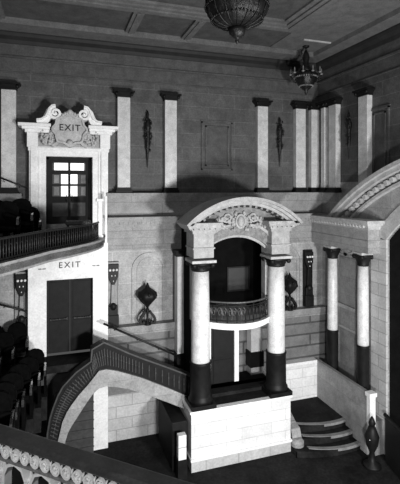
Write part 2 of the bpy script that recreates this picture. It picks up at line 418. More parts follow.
b.build('cornice', M['white'], S, .01)
def spiral(cx, cz, R, turns, a0, sgn, n=40):
    return [(cx + sgn*R*(1-.82*i/n)*math.cos(a0+turns*2*PI*i/n), cz + R*(1-.82*i/n)*math.sin(a0+turns*2*PI*i/n)) for i in range(n+1)]
for s in (-1, 1):
    def q(px): return X1(px) if s < 0 else 2*mx - X1(px)
    neck = [(37,125),(42,124.2),(46,121.5),(48,117.5),(49.5,113.5),(52,110.8),(55.5,110)]
    pts = [(q(a), Z1(c)) for a, c in neck]
    b = MB(); b.ribbon(pts, lambda t: .24-.06*t, YD-.22, YB)
    pts2 = [(p[0], p[1]+.08) for p in pts]; b.ribbon(pts2, .05, YD-.32, YB)
    b.build('swan_neck', M['white'], S)
    cx, cz = q(55.5), Z1(115)
    b = MB(); b.ribbon(spiral(cx, cz, .19, 1.7, PI/2, -s), lambda t: .085-.04*t, YD-.27, YB)
    b.blob(cx, YD-.2, cz, .05, .12, .05); b.build('scroll', M['white'], S)
    b = MB(); random.seed(5)
    for i in range(60):
        a = random.random(); c = random.random()
        b.blob(q(41+14*a), YD-.06-.06*random.random(), Z1(132+13*c+(1-a)*0), .03+.03*random.random(), .06, .03+.03*random.random(), 7, 4)
    b.ribbon([(q(x_), Z1(y_)) for x_, y_ in ((46,146),(46.5,140),(49,136),(53,135),(54.5,138),(52,140.5),(50,139))], .06, YD-.12, YB)
    b.ribbon([(q(x_), Z1(y_)) for x_, y_ in ((52,147),(56,145),(59,141.5),(62,140.5),(65,142))], .09, YD-.16, YB)
    b.build('leaf_carving', M['plaster'], S)['kind'] = 'stuff'
Kt = MB(); kx, kz = mx, Z1(130)
out = []
for i in range(48):
    a = 2*PI*i/48; rr = 1 + .07*math.cos(8*a)
    out.append((kx + .50*rr*math.cos(a), kz-.02 + .44*rr*math.sin(a) - (.05 if math.sin(a) < -.7 else 0)))
Kt.uz(out, YD-.22, YB)
for i in range(48):
    a = 2*PI*i/48; b_ = 1 + .07*math.cos(8*a)
Kt.ribbon([(kx+(o_[0]-kx)*.93, kz+(o_[1]-kz)*.93) for o_ in out+out[:1]], .06, YD-.28, YB)
for i in range(9):
    a = PI*(.25+.5*i/8); Kt.blob(kx+.36*math.cos(a), YD-.22, kz+.48*math.sin(a)-.0, .05, .08, .07)
Kt.blob(kx, YD-.25, kz+.5, .09, .1, .09); Kt.blob(kx, YD-.25, kz-.40, .1, .08, .08)
for s in (-1,1): Kt.ribbon(spiral(kx+s*.25, kz+.36, .1, 1.2, 0, s, 20), .04, YD-.26, YB)
ko = Kt.build('cartouche', M['plaster'], S)
lettering('EXIT', .27, (kx, YD-.235, kz+.03), S, wide=1.15)

# ------------------------------------------------------------------ lower exit: white wall, door, signs
b = MB(); b.box(gx0, ld0, 13.4, YB, LD, -1.66); b.box(ld1, gx1, 13.4, YB, FL, -1.66); b.box(ld0, ld1, 13.4, YB, ldz, -1.66)
struct('wall_lower_exit', b, M['white'])
b = MB(); b.box(ux(38,13.4), ux(46.5,13.4), 13.37, 13.4, LD, LD+.12); b.box(ld1, gx1, 13.37, 13.4, LD, LD+.12)
b.box(ld0-.03, ld1+.03, 13.385, 13.4, ldz, ldz+.04)
struct('trim_lower_exit', b, M['white'])
E = thing('exit_door', 'plain dark double door in the white wall, at the head of the arched stair', 'door', ((ld0+ld1)/2, 13.6, LD))
m2 = (ld0+ld1)/2
for a, c in ((ld0, m2-.008), (m2+.008, ld1)):
    lf = MB().box(a, c, 13.56, 13.62, LD+.01, ldz).build('door_leaf', M['wood'], E)
    bb = MB(); bb.box(a+.08, c-.08, 13.54, 13.56, LD+.2, LD+.95); bb.box(a+.08, c-.08, 13.54, 13.56, LD+1.1, ldz-.1); bb.build('door_panel', M['wood'], lf)
    b = MB(); b.box(a+.1, c-.06, 13.49, 13.52, LD+1.0, LD+1.03); b.box(a+.1, a+.13, 13.5, 13.56, LD+.98, LD+1.05); b.box(c-.09, c-.06, 13.5, 13.56, LD+.98, LD+1.05); b.build('push_bar', M['bronze'], lf)
g = lettering('EXIT', .24, (ux(69.5,13.4), 13.395, at(69.5,265,Y=13.4).z), None, wide=1.35)
tag(g, 'black EXIT letters painted on the white wall above the plain dark door', 'sign')
for px, py, lb in ((42, 269, 'tiny black notice lettering near the dark fluted ornament, beside the EXIT letters'), (96, 265.5, 'tiny black notice lettering on the white wall near its outer corner')):
    p = at(px, py, Y=13.395); b = MB()
    for i in range(7):
        if i != 3: b.box(p.x-.10+.03*i, p.x-.10+.03*i+.018, 13.388, 13.4, p.z-.015, p.z+.015)
    b.box(p.x-.10, p.x+.10, 13.392, 13.4, p.z-.017, p.z-.012)
    tag(b.build('small_notice', M['letter']), lb, 'sign')

# dark herm pilasters on the lower wall
def herm(px0, px1, py0, py1, label, ground='grey'):
    a = at(px0, py0, Y=13.6); c = at(px1, py1, Y=13.6); u0, u1 = a.x, c.x; zt = at((px0+px1)/2, py0, Y=13.6).z; zb = at((px0+px1)/2, py1, Y=13.6).z
    um = (u0+u1)/2; wd = u1-u0; h = zt-zb
    t = thing('herm_pilaster', label, 'pilaster', (um, YL, zb), 'dark ornamental pilasters on the lower wall')
    b = MB(); b.box(u0, u1, 13.66, YL, zb, zt); b.box(u0-.02, u0+.02, 13.63, YL, zb, zt); b.box(u1-.02, u1+.02, 13.63, YL, zb, zt); b.box(u0, u1, 13.6, YL, zt-.06, zt)
    b.build('back_panel', M[ground], t)
    b = MB(); b.uz([(um-wd*.20, zb+h*.34), (um+wd*.20, zb+h*.34), (um+wd*.13, zb+h*.72), (um-wd*.13, zb+h*.72)], 13.56, 13.66)
    b.build('tapered_shaft', M[ground], t, .01)
    b = MB(); b.box(um-wd*.5, um+wd*.5, 13.5, 13.66, zb, zb+h*.2); b.box(um-wd*.42, um+wd*.42, 13.52, 13.66, zb+h*.2, zb+h*.34)
    b.blob(um, 13.55, zb+h*.33, wd*.33, .1, h*.06)
    b.build('pedestal', M['black'], t, .01)
    b = MB(); b.uz([(um-wd*.12, zb+h*.66), (um+wd*.12, zb+h*.66), (um+wd*.46, zb+h*.78), (um+wd*.5, zb+h*.97), (um-wd*.5, zb+h*.97), (um-wd*.46, zb+h*.78)], 13.53, 13.66)
    b.build('capital', M['black'], t, .01)
    MB().blob(um, 13.52, zb+h*.72, wd*.05, .05, wd*.07).build('bead', M['white'], t, label='pale carved bead')
    for i in range(3): MB().blob(um+(i-1)*wd*.30, 13.51, zb+h*.885, wd*.12, .05, wd*.12).build('bead', M['white'], t, label='pale carved bead')
    for i in range(2): MB().blob(um+(i-.5)*wd*.30, 13.52, zb+h*.80, wd*.06, .05, wd*.08).build('bead', M['white'], t, label='pale carved bead')
herm(15.5, 27.5, 272, 342, 'dark ornamental pilaster with pale beads, on the gallery side of the lower exit wall')
herm(107.5, 118.5, 262, 328, 'dark ornamental pilaster with pale beads, between the white wall and the arched niche')
herm(304.5, 312.5, 250, 306, 'dark ornamental pilaster beside the corner, behind the porch column', 'black')

# niches and urns
def niche(px, half, zt, label):
    cx = ux(px, YL); t = thing('wall_niche', label, 'niche', (cx, YL, -4.26), 'blind arched niches in the lower wall')
    pts = [(cx-half, -4.26), (cx-half, zt-half)] + arc(cx, zt-half, half, -PI/2, PI/2, 20) + [(cx+half, -4.26)]
    b = MB(); b.ribbon(pts, .07, YL-.035, YL); b.build('arch_moulding', M['lower'], t)
    b = MB(); h2 = half*.72; pts = [(cx-h2, -4.26), (cx-h2, zt-half)] + arc(cx, zt-half, h2, -PI/2, PI/2, 20) + [(cx+h2, -4.26)]
    b.ribbon(pts, .03, YL-.02, YL); b.build('inner_moulding', M['lower'], t)
niche(148.5, .50, -2.1, 'blind arched niche in the lower wall behind the stair urn')
niche(288, .50, -2.1, 'blind arched niche in the lower wall half hidden behind the porch column')
def urn(px, label):
    cx = ux(px, 13.5); zb = -4.28; t = thing('urn', label, 'urn', (cx, 13.40, zb), 'dark urns on the dado ledge')
    b = MB(); cy = 13.42
    b.lathe(cx, cy, [(.02, zb+.52), (.07, zb+.6), (.2, zb+.74), (.29, zb+.88), (.27, zb+1.0), (.15, zb+1.1), (.07, zb+1.16), (.05, zb+1.22), (.01, zb+1.32)], 24, lobes=6, amp=.10)
    b.build('bowl', M['black'], t)
    b = MB(); b.lathe(cx, cy, [(.12, zb), (.10, zb+.05), (.04, zb+.12), (.035, zb+.3), (.06, zb+.42), (.03, zb+.56)], 12); b.build('stem', M['black'], t)
    for s in (-1, 1):
        b = MB(); b.ribbon([(cx+s*.07, zb+.42), (cx+s*.13, zb+.33), (cx+s*.2, zb+.25), (cx+s*.24, zb+.14), (cx+s*.2, zb+.04), (cx+s*.12, zb+.05), (cx+s*.12, zb+.12)], .075, cy-.06, cy+.06)
        b.build('scroll_foot', M['black'], t)
    b = MB()
    for i in range(16):
        a = 2*PI*i/16; b.blob(cx+.25*math.cos(a), cy+.25*math.sin(a), zb+.92+.06*math.sin(3*a), .045, .045, .06)
    b.build('fruit_carving', M['black'], t)['kind'] = 'stuff'
urn(147, 'dark covered urn on scroll feet in front of the arched niche beside the stair')
urn(288.5, 'dark covered urn on the ledge just behind the porch column')

# ------------------------------------------------------------------ upper gallery: curved slab, iron balustrade, newel, seats
edge = [(-2.6, 6.2), (-1.9, 7.4), (-.98, 8.9), (-.5, 9.65), (-.13, 10.3), (.35, 10.85), (.8, 11.45), (1.12, 12.0), (1.32, 12.6), (1.42, 13.4)]
def offs(pl, d):
    r = []
    for i, p in enumerate(pl):
        a = Vector(pl[max(i-1,0)]); c = Vector(pl[min(i+1,len(pl)-1)]); t = (c-a).normalized(); r.append((p[0]-t.y*d, p[1]+t.x*d))
    return r
inner = offs(edge, .22)
b = MB(); b.uv(edge + [(1.42, YB), (-6, YB), (-6, 6.2)], -1.62, -1.47)
struct('floor_gallery', b, M['carpet'])
b = MB(); b.uv(edge + inner[::-1], -1.67, -1.43); o_ = offs(edge, -.04); b.uv(o_ + inner[::-1], -1.47, -1.41)
struct('trim_gallery_edge', b, M['dado'])
G = thing('gallery_balustrade', 'low dark iron balustrade along the curved edge of the upper gallery', 'balustrade', (0.35, 10.85, -1.41))
mid = offs(edge, .12)
def along(pl, s):
    L = [0]
    for p, q in zip(pl, pl[1:]): L.append(L[-1] + (Vector(q)-Vector(p)).length)
    s = min(max(s, 0), L[-1]-1e-6)
    for i in range(len(pl)-1):
        if s <= L[i+1]: f = (s-L[i])/(L[i+1]-L[i]); return Vector(pl[i]).lerp(Vector(pl[i+1]), f)
def plen(pl): return sum((Vector(q)-Vector(p)).length for p, q in zip(pl, pl[1:]))
PL = plen(mid) - .9
b = MB(); b.tube([(*along(mid, PL*i/40), -.97) for i in range(41)], .03); b.build('handrail', M['iron'], G)
b = MB(); b.tube([(*along(mid, PL*i/40), -1.37) for i in range(41)], .02); b.build('bottom_rail', M['iron'], G)
b = MB()
n = 88
for i in range(n):
    p = along(mid, PL*(i+.5)/n); b.tube([(p.x, p.y, -1.41), (p.x, p.y, -.97)], .014, 5)
b.build('bars', M['iron'], G)['kind'] = 'stuff'
b = MB()
for i in range(n//2):
    p = along(mid, PL*(2*i+1)/n); d = (along(mid, PL*(2*i+1)/n+.01)-p).normalized()
    pts = [(p.x+d.x*.05*math.sin(2*PI*k/12), p.y+d.y*.05*math.sin(2*PI*k/12), -1.19+.09*math.cos(2*PI*k/12)) for k in range(13)]
    b.tube(pts, .010, 4)
b.build('scrollwork', M['iron'], G)['kind'] = 'stuff'
# dark cloth-covered screen just behind the bars
b = MB(); m3 = offs(edge, .3); m3 = [tuple(along(m3, plen(m3)*i/30*.86)) for i in range(31)]
b.uv(m3 + offs(m3, .04)[::-1], -1.47, -1.0)
tag(b.build('gallery_screen', M['seat']), 'black cloth screen fixed behind the iron gallery balustrade', 'screen')
# white newel at the end of the gallery
nx = at(100, 200, Y=12.6)
t = thing('newel_post', 'slim white newel post at the end of the gallery balustrade', 'post', (nx.x, nx.y, -1.41))
MB().box(nx.x-.06, nx.x+.06, 12.54, 12.66, -1.41, -.38).build('shaft', M['white'], t, .01)
MB().box(nx.x-.11, nx.x+.09, 12.48, 12.72, -.38, -.30).build('cap', M['white'], t, .01)
MB().box(nx.x-.08, nx.x+.08, 12.51, 12.69, -1.41, -1.33).build('base', M['white'], t)
b = MB(); p = at(105.5, 200, Y=13.45); b.box(p.x-.035, p.x+.035, 13.3, 13.4, -1.66, -.25)
struct('trim_gallery_corner', b, M['white'])

# theatre seats
def make_seat():
    t = thing('theatre_seat', '', 'seat')
    b = MB(); b.box(-.24, .24, -.22, .22, .36, .48); b.build('seat_cushion', M['seat'], t, .04)
    b = MB(lambda u, v, z: (u, v + (z-.45)*.22, z))
    b.uz([(-.22,.42),(.22,.42),(.25,.7),(.24,.84),(.19,.94),(.10,.99),(0,1.01),(-.10,.99),(-.19,.94),(-.24,.84),(-.25,.7)], .18, .26); b.build('backrest', M['seat'], t, .02)
    b = MB(lambda u, v, z: (u, v + (z-.45)*.22, z))
    b.ribbon([(-.25,.7),(-.24,.84),(-.19,.94),(-.10,.99),(0,1.01),(.10,.99),(.19,.94),(.24,.84),(.25,.7)], .03, .17, .27); b.build('back_frame', M['seat'], t)
    for s in (-1, 1):
        b = MB(lambda u, v, z: (v, u, z)); v0, v1 = s*.28-.03, s*.28+.03
        b.uz([(.25,0),(-.18,0),(-.2,.08),(-.12,.3),(-.22,.56),(.28,.62),(.3,.3)], v0, v1)
        en = b.build('end_frame', M['seat'], t)
        b = MB(lambda u, v, z: (v, u, z)); b.ribbon([(.28,.64),(.1,.66),(-.1,.66),(-.24,.63),(-.30,.57),(-.27,.51),(-.21,.52),(-.21,.57)], .020, v0+.005, v1-.005)
        b.build('scroll_arm', M['seatarm'], en)
    return t
proto = make_seat(); first = [True]
def seat(x, y, z, rz, label, group):
    o = proto if first[0] else copy_tree(proto); first[0] = False
    o.location = (x, y, z); o.rotation_euler = (0, 0, rz); o['label'] = label; o['group'] = group
    return o
RN = ['front', 'second', 'third', 'fourth', 'fifth', 'sixth']
# lower bank: rows climb towards the viewer, end seats on the aisle
bank = MB()
for i, (px, py) in enumerate(((45,369),(39,378),(31,387),(23,398),(16,410),(11,422))):
    Y = 12.0 - .7*i; p = at(px, py, Y=Y); z = p.z - .66
    for k in range(1):
        seat(p.x - .28 - .58*k, Y + .2, z, 0, f'black theatre seat in the lower bank, {RN[i]} row from the landing', 'seats of the lower bank')
    bank.box(-6, p.x + .05, Y - .15, Y + .55, min(z, FL+3)-.6 if i else z-.6, z)
struct('floor_lower_bank', bank, M['carpet'])
bank = MB()
for i, (px, py) in enumerate(((36,339),(23,350),(10,361),(0,370))):
    Y = 12.9 - .8*i; p = at(px, py, Y=Y); z = p.z - .66
    for k in range(2):
        seat(p.x - .52 - .62*k, Y + .15, z, 0, f'black theatre seat in the raised bank, {RN[i]} row from the white wall, ' + ('aisle end' if k == 0 else 'inner seat'), 'seats of the raised bank')
    bank.box(-6, p.x + .03, Y - .2, Y + .6, z-.9, z)
struct('floor_raised_bank', bank, M['carpet'])
# seats up in the gallery
for i, (px, Y, ztop) in enumerate(((20, 11.4, -.28), (5, 10.7, -.32), (29, 12.3, -.52))):
    p = at(px, 200, Y=Y)
    for k in range(2):
        seat(p.x - .62*k, Y, ztop - 1.0 + (.0), 0, f'black theatre seat up in the gallery, {RN[i]} row, ' + ('at the aisle end' if k == 0 else 'beside the aisle seat'), None)
b = MB(); b.box(-6, at(27,0,Y=11.4).x, 10.2, 12.8, -1.47, -1.3); struct('floor_gallery_step', b, M['carpet'])
# bench before the upper door
t = thing('bench', 'dark low bench standing in front of the upper exit door', 'bench', (at(80, 220, Y=12.9).x, 12.9, -1.47))
cx = at(80, 220, Y=12.9).x
b = MB(); b.box(cx-.4, cx+.3, 12.7, 13.1, -1.05, -.93); b.build('seat', M['woodp'], t, .03)
for sx in (-.34, .24):
    for sy in (12.74, 13.02): MB().box(cx+sx-.02, cx+sx+.04, sy, sy+.05, -1.47, -1.05).build('leg', M['wood'], t)

# handrails against the walls
def handrail(p0, p1, label, r=.028, posts=3, drop=.0, back=0.12):
    t = thing('handrail', label, 'handrail', p0)
    MB().tube([p0, p1], r).build('rail', M['iron'], t)
    for i in range(posts):
        f = (i+.5)/posts; q = Vector(p0).lerp(Vector(p1), f)
        MB().tube([q, q+Vector((0,0,-drop if drop else -.06)), q+Vector((0,back if not drop else 0,-.08 if not drop else -drop))], .013).build('bracket', M['iron'], t)
handrail(at(-4,176,Y=13.55), at(27,188,Y=13.55), 'thin dark sloping handrail in front of the pilaster next to the upper exit door', back=.2, posts=2)
handrail(at(-4,303.5,Y=13.4), at(27,311.5,Y=13.4), 'thin dark handrail across the pale wall below the gallery', back=.25, posts=2)
handrail(at(103.5,323.5,Y=13.0), at(190,361.5,Y=13.0), 'long dark handrail sloping down beside the arched stair', posts=4, back=.6, r=.032)

# ------------------------------------------------------------------ landing and arched stair
YS = 12.3
b = MB(); b.box(-1.2, 1.22, YS+.3, 13.4, LD-.2, LD); struct('floor_landing', b, M['carpet'])
b = MB(); b.box(-6, gx1-.45, 13.1, 13.4, FL, LD-.2); 
for i in range(9): b.box(ux(62,13.1), ux(94,13.1), 13.07, 13.1, -7.6+.26*i, -7.6+.26*i+.03)
struct('wall_under_landing', b, M['woodp'])
BXL = at(191.3, 400, Y=11.5).x - .06
ST = thing('arched_stair', 'arched stone stair with a dark patterned parapet, from the lower exit to the porch', 'stair', (1.2, YS, LD))
steps = MB(); x0 = 1.22; n = 8
for i in range(n):
    x = x0 + i*.30; z = LD - (i+1)*(LD-PF)/n + 0.0
    steps.box(x, x+.31, YS+.3, YW, z-.3, z)
steps.build('steps', M['tread'], ST)
top = [(45,480),(46,458),(47.5,433),(50,418),(53,408),(58,395),(63,386),(76,372),(91,361),(92,349),(104,342),(117,347.6),(128,352.5),(142,358),(170,368),(191,376)]
midl = [(52,480),(53.5,458),(58.5,439),(62.5,422),(67,412),(72,404.5),(79,395),(87.5,385.5),(94,377.5),(99,371),(106,369.5),(117,371),(128,374),(142,378),(170,389),(191,398)]
bot = [(60,480),(62,458),(65.5,441),(68,433),(72,425.5),(77,418),(82,410),(88,401),(93,394),(99,388.5),(106,386.5),(117,387.2),(128,389),(142,393),(168,402.5),(191,411.5)]
def xz(l, Y): return [(at(a, c, Y=Y).x, at(a, c, Y=Y).z) for a, c in l]
MB().quadstrip(xz(top, YS), xz(midl, YS), YS, YS+.22).build('parapet', M['wood'], ST)
MB().quadstrip(xz(midl, YS-.06), xz(bot, YS-.06), YS-.06, YS+.16).build('string', M['side'], ST)
# raised pattern of the parapet
T_, M_ = xz(top, YS), xz(midl, YS)
b = MB(); c_ = MB()
def lerp2(a, c, f): return (a[0]+(c[0]-a[0])*f, a[1]+(c[1]-a[1])*f)
def onl(l, f):
    L = [0]
    for p, q in zip(l, l[1:]): L.append(L[-1]+math.dist(p, q))
    s = f*L[-1]
    for i in range(len(l)-1):
        if s <= L[i+1]+1e-9: return lerp2(l[i], l[i+1], (s-L[i])/(L[i+1]-L[i]))
    return l[-1]
# use matching indices for the two edges
def pair(f):
    s = f*(len(T_)-1); i = min(int(s), len(T_)-2); g_ = s-i
    return lerp2(T_[i], T_[i+1], g_), lerp2(M_[i], M_[i+1], g_)
NB = 64
for i in range(NB):
    p, q = pair((i+.5)/NB); a = lerp2(p, q, .22); e = lerp2(p, q, .82)
    b.ribbon([a, lerp2(a, e, .5), e], .02, YS-.03, YS)
    o = lerp2(p, q, .5); b.blob(o[0], YS-.01, o[1], .03, .03, .05, 6, 4)
b.build('pattern', M['woodp'], ST)['kind'] = 'stuff'
A = [pair(i/60)[0] for i in range(61)]
b = MB(); b.ribbon(A, .04, YS-.05, YS+.26); b.build('coping', M['rail'], ST)
tag(MB().box(3.10, BXL, 11.7, 13.4, FL, -6.55).build('stair_shade_block', M['wood'], None, .01), 'dark block put in for shade beneath the arched stair, beside the white podium', 'pier')  # added dark block paints the shade on the podium's unlit side
# added white blocks paint a patch of light beside the podium
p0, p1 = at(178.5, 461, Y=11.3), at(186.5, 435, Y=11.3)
t = thing('light_patch_blocks', 'small white blocks painting a patch of light under the foot of the arched stair', 'pedestal', (p0.x, 11.3, FL))
MB().box(p0.x, p1.x, 11.3, 11.48, p0.z, (p0.z+p1.z)/2-.012).build('light_patch_lower', M['white'], t, .01)
MB().box(p0.x, p1.x, 11.3, 11.48, (p0.z+p1.z)/2+.012, p1.z).build('light_patch_upper', M['white'], t, .01)
MB().box(p0.x-.02, p1.x+.02, 11.28, 11.49, FL, p0.z).build('added_light_patch_foot', M['black'], t)

# ------------------------------------------------------------------ porch (aedicule) in the middle
BX0, BX1, BY = at(191.3, 400, Y=11.5).x, at(290.5, 400, Y=11.5).x, 11.5
b = MB(); b.box(BX0, BX1, BY, YW, FL+.36, PF-.08); b.build('x', M['ashlar']) and None
blk = bpy.data.objects['x']; blk.name = 'podium_block'
P = thing('porch_podium', 'white stone podium of coursed blocks carrying the columned porch', 'podium', ((BX0+BX1)/2, BY, FL))
blk.parent = P
blk.data.transform(Matrix.Translation(-P.location))
MB().box(BX0-.05, BX1+.05, BY-.05, YW, PF-.08, PF-.01).build('coping', M['white'], P, .01)
MB().box(BX0+.1, BX1-.1, BY+.12, YW, PF-.01, PF+.0).build('platform_floor', M['carpet'], P)
MB().box(BX0-.03, BX1+.03, BY-.06, YW, FL+.3, FL+.37).build('plinth_moulding', M['white'], P, .01)
MB().box(BX0-.0, BX1-.0, BY-.02, YW, FL, FL+.3).build('plinth', M['ashlar2'], P)
bb = MB(); bb.box(BX0+.4, BX1-.3, BY+.55, BY+.9, PF, PF+.10); bb.box(BX0+.5, BX1-.3, BY+.9, 12.4, PF, PF+.2); bb.build('porch_step', M['carpet'], P)

def round_column(cx, cy, zb, zt, r, ped, label, group, pedw=None, cap=1.0):
    t = thing('column', label, 'column', (cx, cy, zb), group)
    zp = zb + ped; pw = pedw or r*1.12
    b = MB(); b.lathe(cx, cy, [(r*1.02, zp), (r, zp+.05), (r*.98, (zp+zt)/2), (r*.9, zt-.30)], 28); b.build('shaft', M['shaft'], t)
    b = MB(); b.box(cx-pw*1.2, cx+pw*1.2, cy-pw*1.2, cy+pw*1.2, zb, zb+.12)
    b.lathe(cx, cy, [(pw*1.15, zb+.12), (pw*1.18, zb+.2), (pw*1.06, zb+.26), (pw*1.02, zb+.32), (pw, zp-.08), (pw*1.06, zp-.04), (pw*1.02, zp+.005)], 28)
    b.build('pedestal', M['black'], t, label='black marble pedestal drum')
    b = MB(); b.lathe(cx, cy, [(r*.92, zt-.34-.5*(cap-1)), (r*1.04, zt-.31-.5*(cap-1)), (r*.98, zt-.28-.5*(cap-1)), (r*1.2*cap, zt-.16), (r*1.45*cap, zt-.08)], 20)
    for sx in (-1, 1):
        for sy in (-1, 1): b.blob(cx+sx*r*1.02, cy+sy*r*1.02, zt-.15, .08, .08, .08)
    for k in range(12): a = 2*PI*k/12; b.blob(cx+r*1.0*math.cos(a), cy+r*1.0*math.sin(a), zt-.2, .04, .04, .07, 6, 4)
    b.build('capital', M['black'], t, label='dark carved capital')
    MB().box(cx-r*1.35, cx+r*1.35, cy-r*1.35, cy+r*1.35, zt-.08, zt).build('abacus', M['plaster'], t, .01)
    return t
CYc = 11.8; CL = at(200.5, 0, Y=CYc).x; CR = at(276, 0, Y=CYc).x
GRP = 'porch columns'
round_column(CL, CYc, PF, -2.03, .268, 1.25, 'tall white porch column with black pedestal, at the foot of the arched stair', GRP)
round_column(CR, CYc, PF, -2.03, .268, 1.25, 'tall white porch column with black pedestal, on the side of the curved steps', GRP)
# rear pilasters of the porch
def square_column(cx, y0, y1, w2, zb, zt, ped, label, pedw):
    t = thing('porch_pilaster', label, 'pilaster', (cx, (y0+y1)/2, zb), 'porch pilasters')
    MB().box(cx-w2, cx+w2, y0, y1, zb+ped, zt-.2).build('shaft', M['white'], t, .01)
    b = MB(); b.box(cx-w2-pedw, cx+w2+pedw, y0-pedw, y1, zb+.25, zb+ped); b.build('pedestal', M['black'], t, .01)
    MB().box(cx-w2, cx+w2, y0-.0, y1, zb, zb+.25).build('plinth', M['plaster'], t, .01)
    b = MB(); b.box(cx-w2-.03, cx+w2+.03, y0-.04, y1, zt-.2, zt-.12); b.box(cx-w2-.07, cx+w2+.07, y0-.08, y1, zt-.12, zt); b.build('capital', M['black'], t)
square_column(at(180.3, 0, Y=13.15).x, 13.1, YW-.005, .11, PF, -1.95, 1.0, 'narrow pale pilaster behind the porch column at the stair side', .02)
square_column(at(256, 0, Y=13.15).x, 13.1, YW-.005, .20, PF, -3.9, .75, 'short pale pilaster with dark pedestal beneath the porch balcony', .05)

# upper body of the porch
PC = (CL+CR)/2
PO = PC-.07
A_ = thing('porch_gable', 'curved carved gable with entablature over the porch columns', 'pediment', (PC, 11.8, -1.0))
oh, osp, ocr = .99, -1.80, -1.42
OR = (oh*oh + (ocr-osp)**2)/(2*(ocr-osp)); oc = ocr-OR
hol = arc(PO, oc, OR, -math.asin(oh/OR), math.asin(oh/OR), 24)
body = [(CL-.2, -3.85), (CL-.2, -1.0), (CR+.2, -1.0), (CR+.2, -3.85), (PO+oh, -3.85)] + hol[::-1] + [(PO-oh, -3.85)]
MB().uz(body, 11.95, 12.2).build('arch_wall', M['porch'], A_)
for cx in (CL, CR):
    b = MB(); b.box(cx-.30, cx+.30, 11.5, 12.2, -1.97, -1.25); b.box(cx-.33, cx+.33, 11.47, 12.2, -1.72, -1.67)
    b.build('frieze_block', M['porch'], A_, .01)
b = MB(); b.ribbon(hol, .09, 11.9, 11.95); b.build('archivolt', M['porch'], A_)
for cx, s in ((CL, -1), (CR, 1)):
    b = MB()
    for e, z0, z1 in ((.34,-1.28,-1.20), (.38,-1.20,-1.12), (.46,-1.12,-1.04), (.50,-1.04,-.97)):
        b.box(cx-e, cx+e, 11.8-e, 12.3, z0, z1)
    for k in range(5): b.box(cx-.34+.16*k, cx-.26+.16*k, 11.8-.45, 11.8, -1.16, -1.12)
    b.build('cornice_block', M['porch'], A_)
hs = 1.80; rise = .76; GR = (hs*hs+rise*rise)/(2*rise); gz = -.25-GR; ga = math.asin(hs/GR)
b = MB()
b.ribbon(arc(PC, gz, GR-.04, -ga, ga, 40), .08, 11.2, 12.3)
b.ribbon(arc(PC, gz, GR-.12, -ga, ga, 40), .08, 11.3, 12.3)
b.ribbon(arc(PC, gz, GR-.20, -ga, ga, 40), .08, 11.42, 12.3)
b.build('gable_cornice', M['porch'], A_)
for k in range(19):
    b = MB(); a = -ga*.93 + 2*ga*.93*k/18; u, z = PC+(GR-.24)*math.sin(a), gz+(GR-.24)*math.cos(a); u2, z2 = PC+(GR-.31)*math.sin(a), gz+(GR-.31)*math.cos(a)
    b.ribbon([(u, z), (u2, z2)], .07, 11.42, 11.8)
    b.build('modillion', M['carve'], A_)
b = MB(); low = [(PC-hs+.15, -1.0), (PC+hs-.15, -1.0)]
up = arc(PC, gz, GR-.2, ga*.93, -ga*.93, 30)
b.uz(low + up, 11.78, 12.25); b.build('tympanum', M['carve'], A_)
b = MB()
apron = [(PO-oh-.1, -1.0), (PO+oh+.1, -1.0)] + arc(PO, oc, OR+.03, math.asin(oh/OR), -math.asin(oh/OR), 20)
b.uz(apron, 11.78, 11.96); b.build('spandrel', M['carve'], A_)
random.seed(3); b = MB()
def relief(b, cx, cz, W, H, n, y, s0=.03, s1=.06):
    for i in range(n):
        rr = math.sqrt(random.random()); a = random.random()*2*PI; u, z = W*rr*math.cos(a), H*rr*math.sin(a); k = random.uniform(s0, s1)
        for s in (-1, 1): b.blob(cx+s*u, y, cz+z, k, .05, k*random.uniform(.6,1.3), 7, 4)
relief(b, PC, -.98, .75, .27, 70, 11.75)
for s in (-1, 1):
    b.ribbon(spiral(PC+s*.42, -.86, .16, 1.5, PI, -s, 24), .045, 11.72, 11.8)
    b.ribbon([(PC+s*.3, -1.1), (PC+s*.6, -1.15), (PC+s*.85, -1.3), (PC+s*1.0, -1.5)], .08, 11.72, 11.8)
    b.ribbon([(PC+s*.55, -.95), (PC+s*.8, -1.02), (PC+s*1.05, -1.12)], .06, 11.72, 11.8)
    relief(b, PC+s*.85, -1.2, .14, .14, 8, 11.76)
shield = [(PC+.17*math.cos(a), -.98+.22*math.sin(a)) for a in [2*PI*i/20 for i in range(20)]]
b.uz(shield, 11.68, 11.8); b.blob(PC, 11.68, -.98, .12, .06, .17)
b.build('crest', M['porch'], A_, label='carved shield crest with scrolls')
# walls and back of the porch chamber
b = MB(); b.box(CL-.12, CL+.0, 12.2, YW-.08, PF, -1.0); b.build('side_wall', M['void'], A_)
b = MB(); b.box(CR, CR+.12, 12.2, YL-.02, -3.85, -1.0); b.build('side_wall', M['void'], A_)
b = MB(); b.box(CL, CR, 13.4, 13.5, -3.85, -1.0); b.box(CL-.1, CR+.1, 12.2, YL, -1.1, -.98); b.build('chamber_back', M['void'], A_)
p0, p1 = at(228, 290, Y=13.38), at(248, 267, Y=13.38)
t = thing('wall_picture', 'faint grey framed panel hanging inside the dark porch chamber', 'picture', ((p0.x+p1.x)/2, 13.38, p0.z))
MB().box(p0.x, p1.x, 13.36, 13.4, p0.z, p1.z).build('panel', M['fade'], t)
b = MB()
for q in ((p0.x-.05, p0.x, p0.z, p1.z), (p1.x, p1.x+.05, p0.z, p1.z), (p0.x-.05, p1.x+.05, p1.z, p1.z+.05), (p0.x-.05, p1.x+.05, p0.z-.05, p0.z)): b.box(q[0], q[1], 13.34, 13.4, q[2], q[3])
b.build('frame', M['wood'], t)

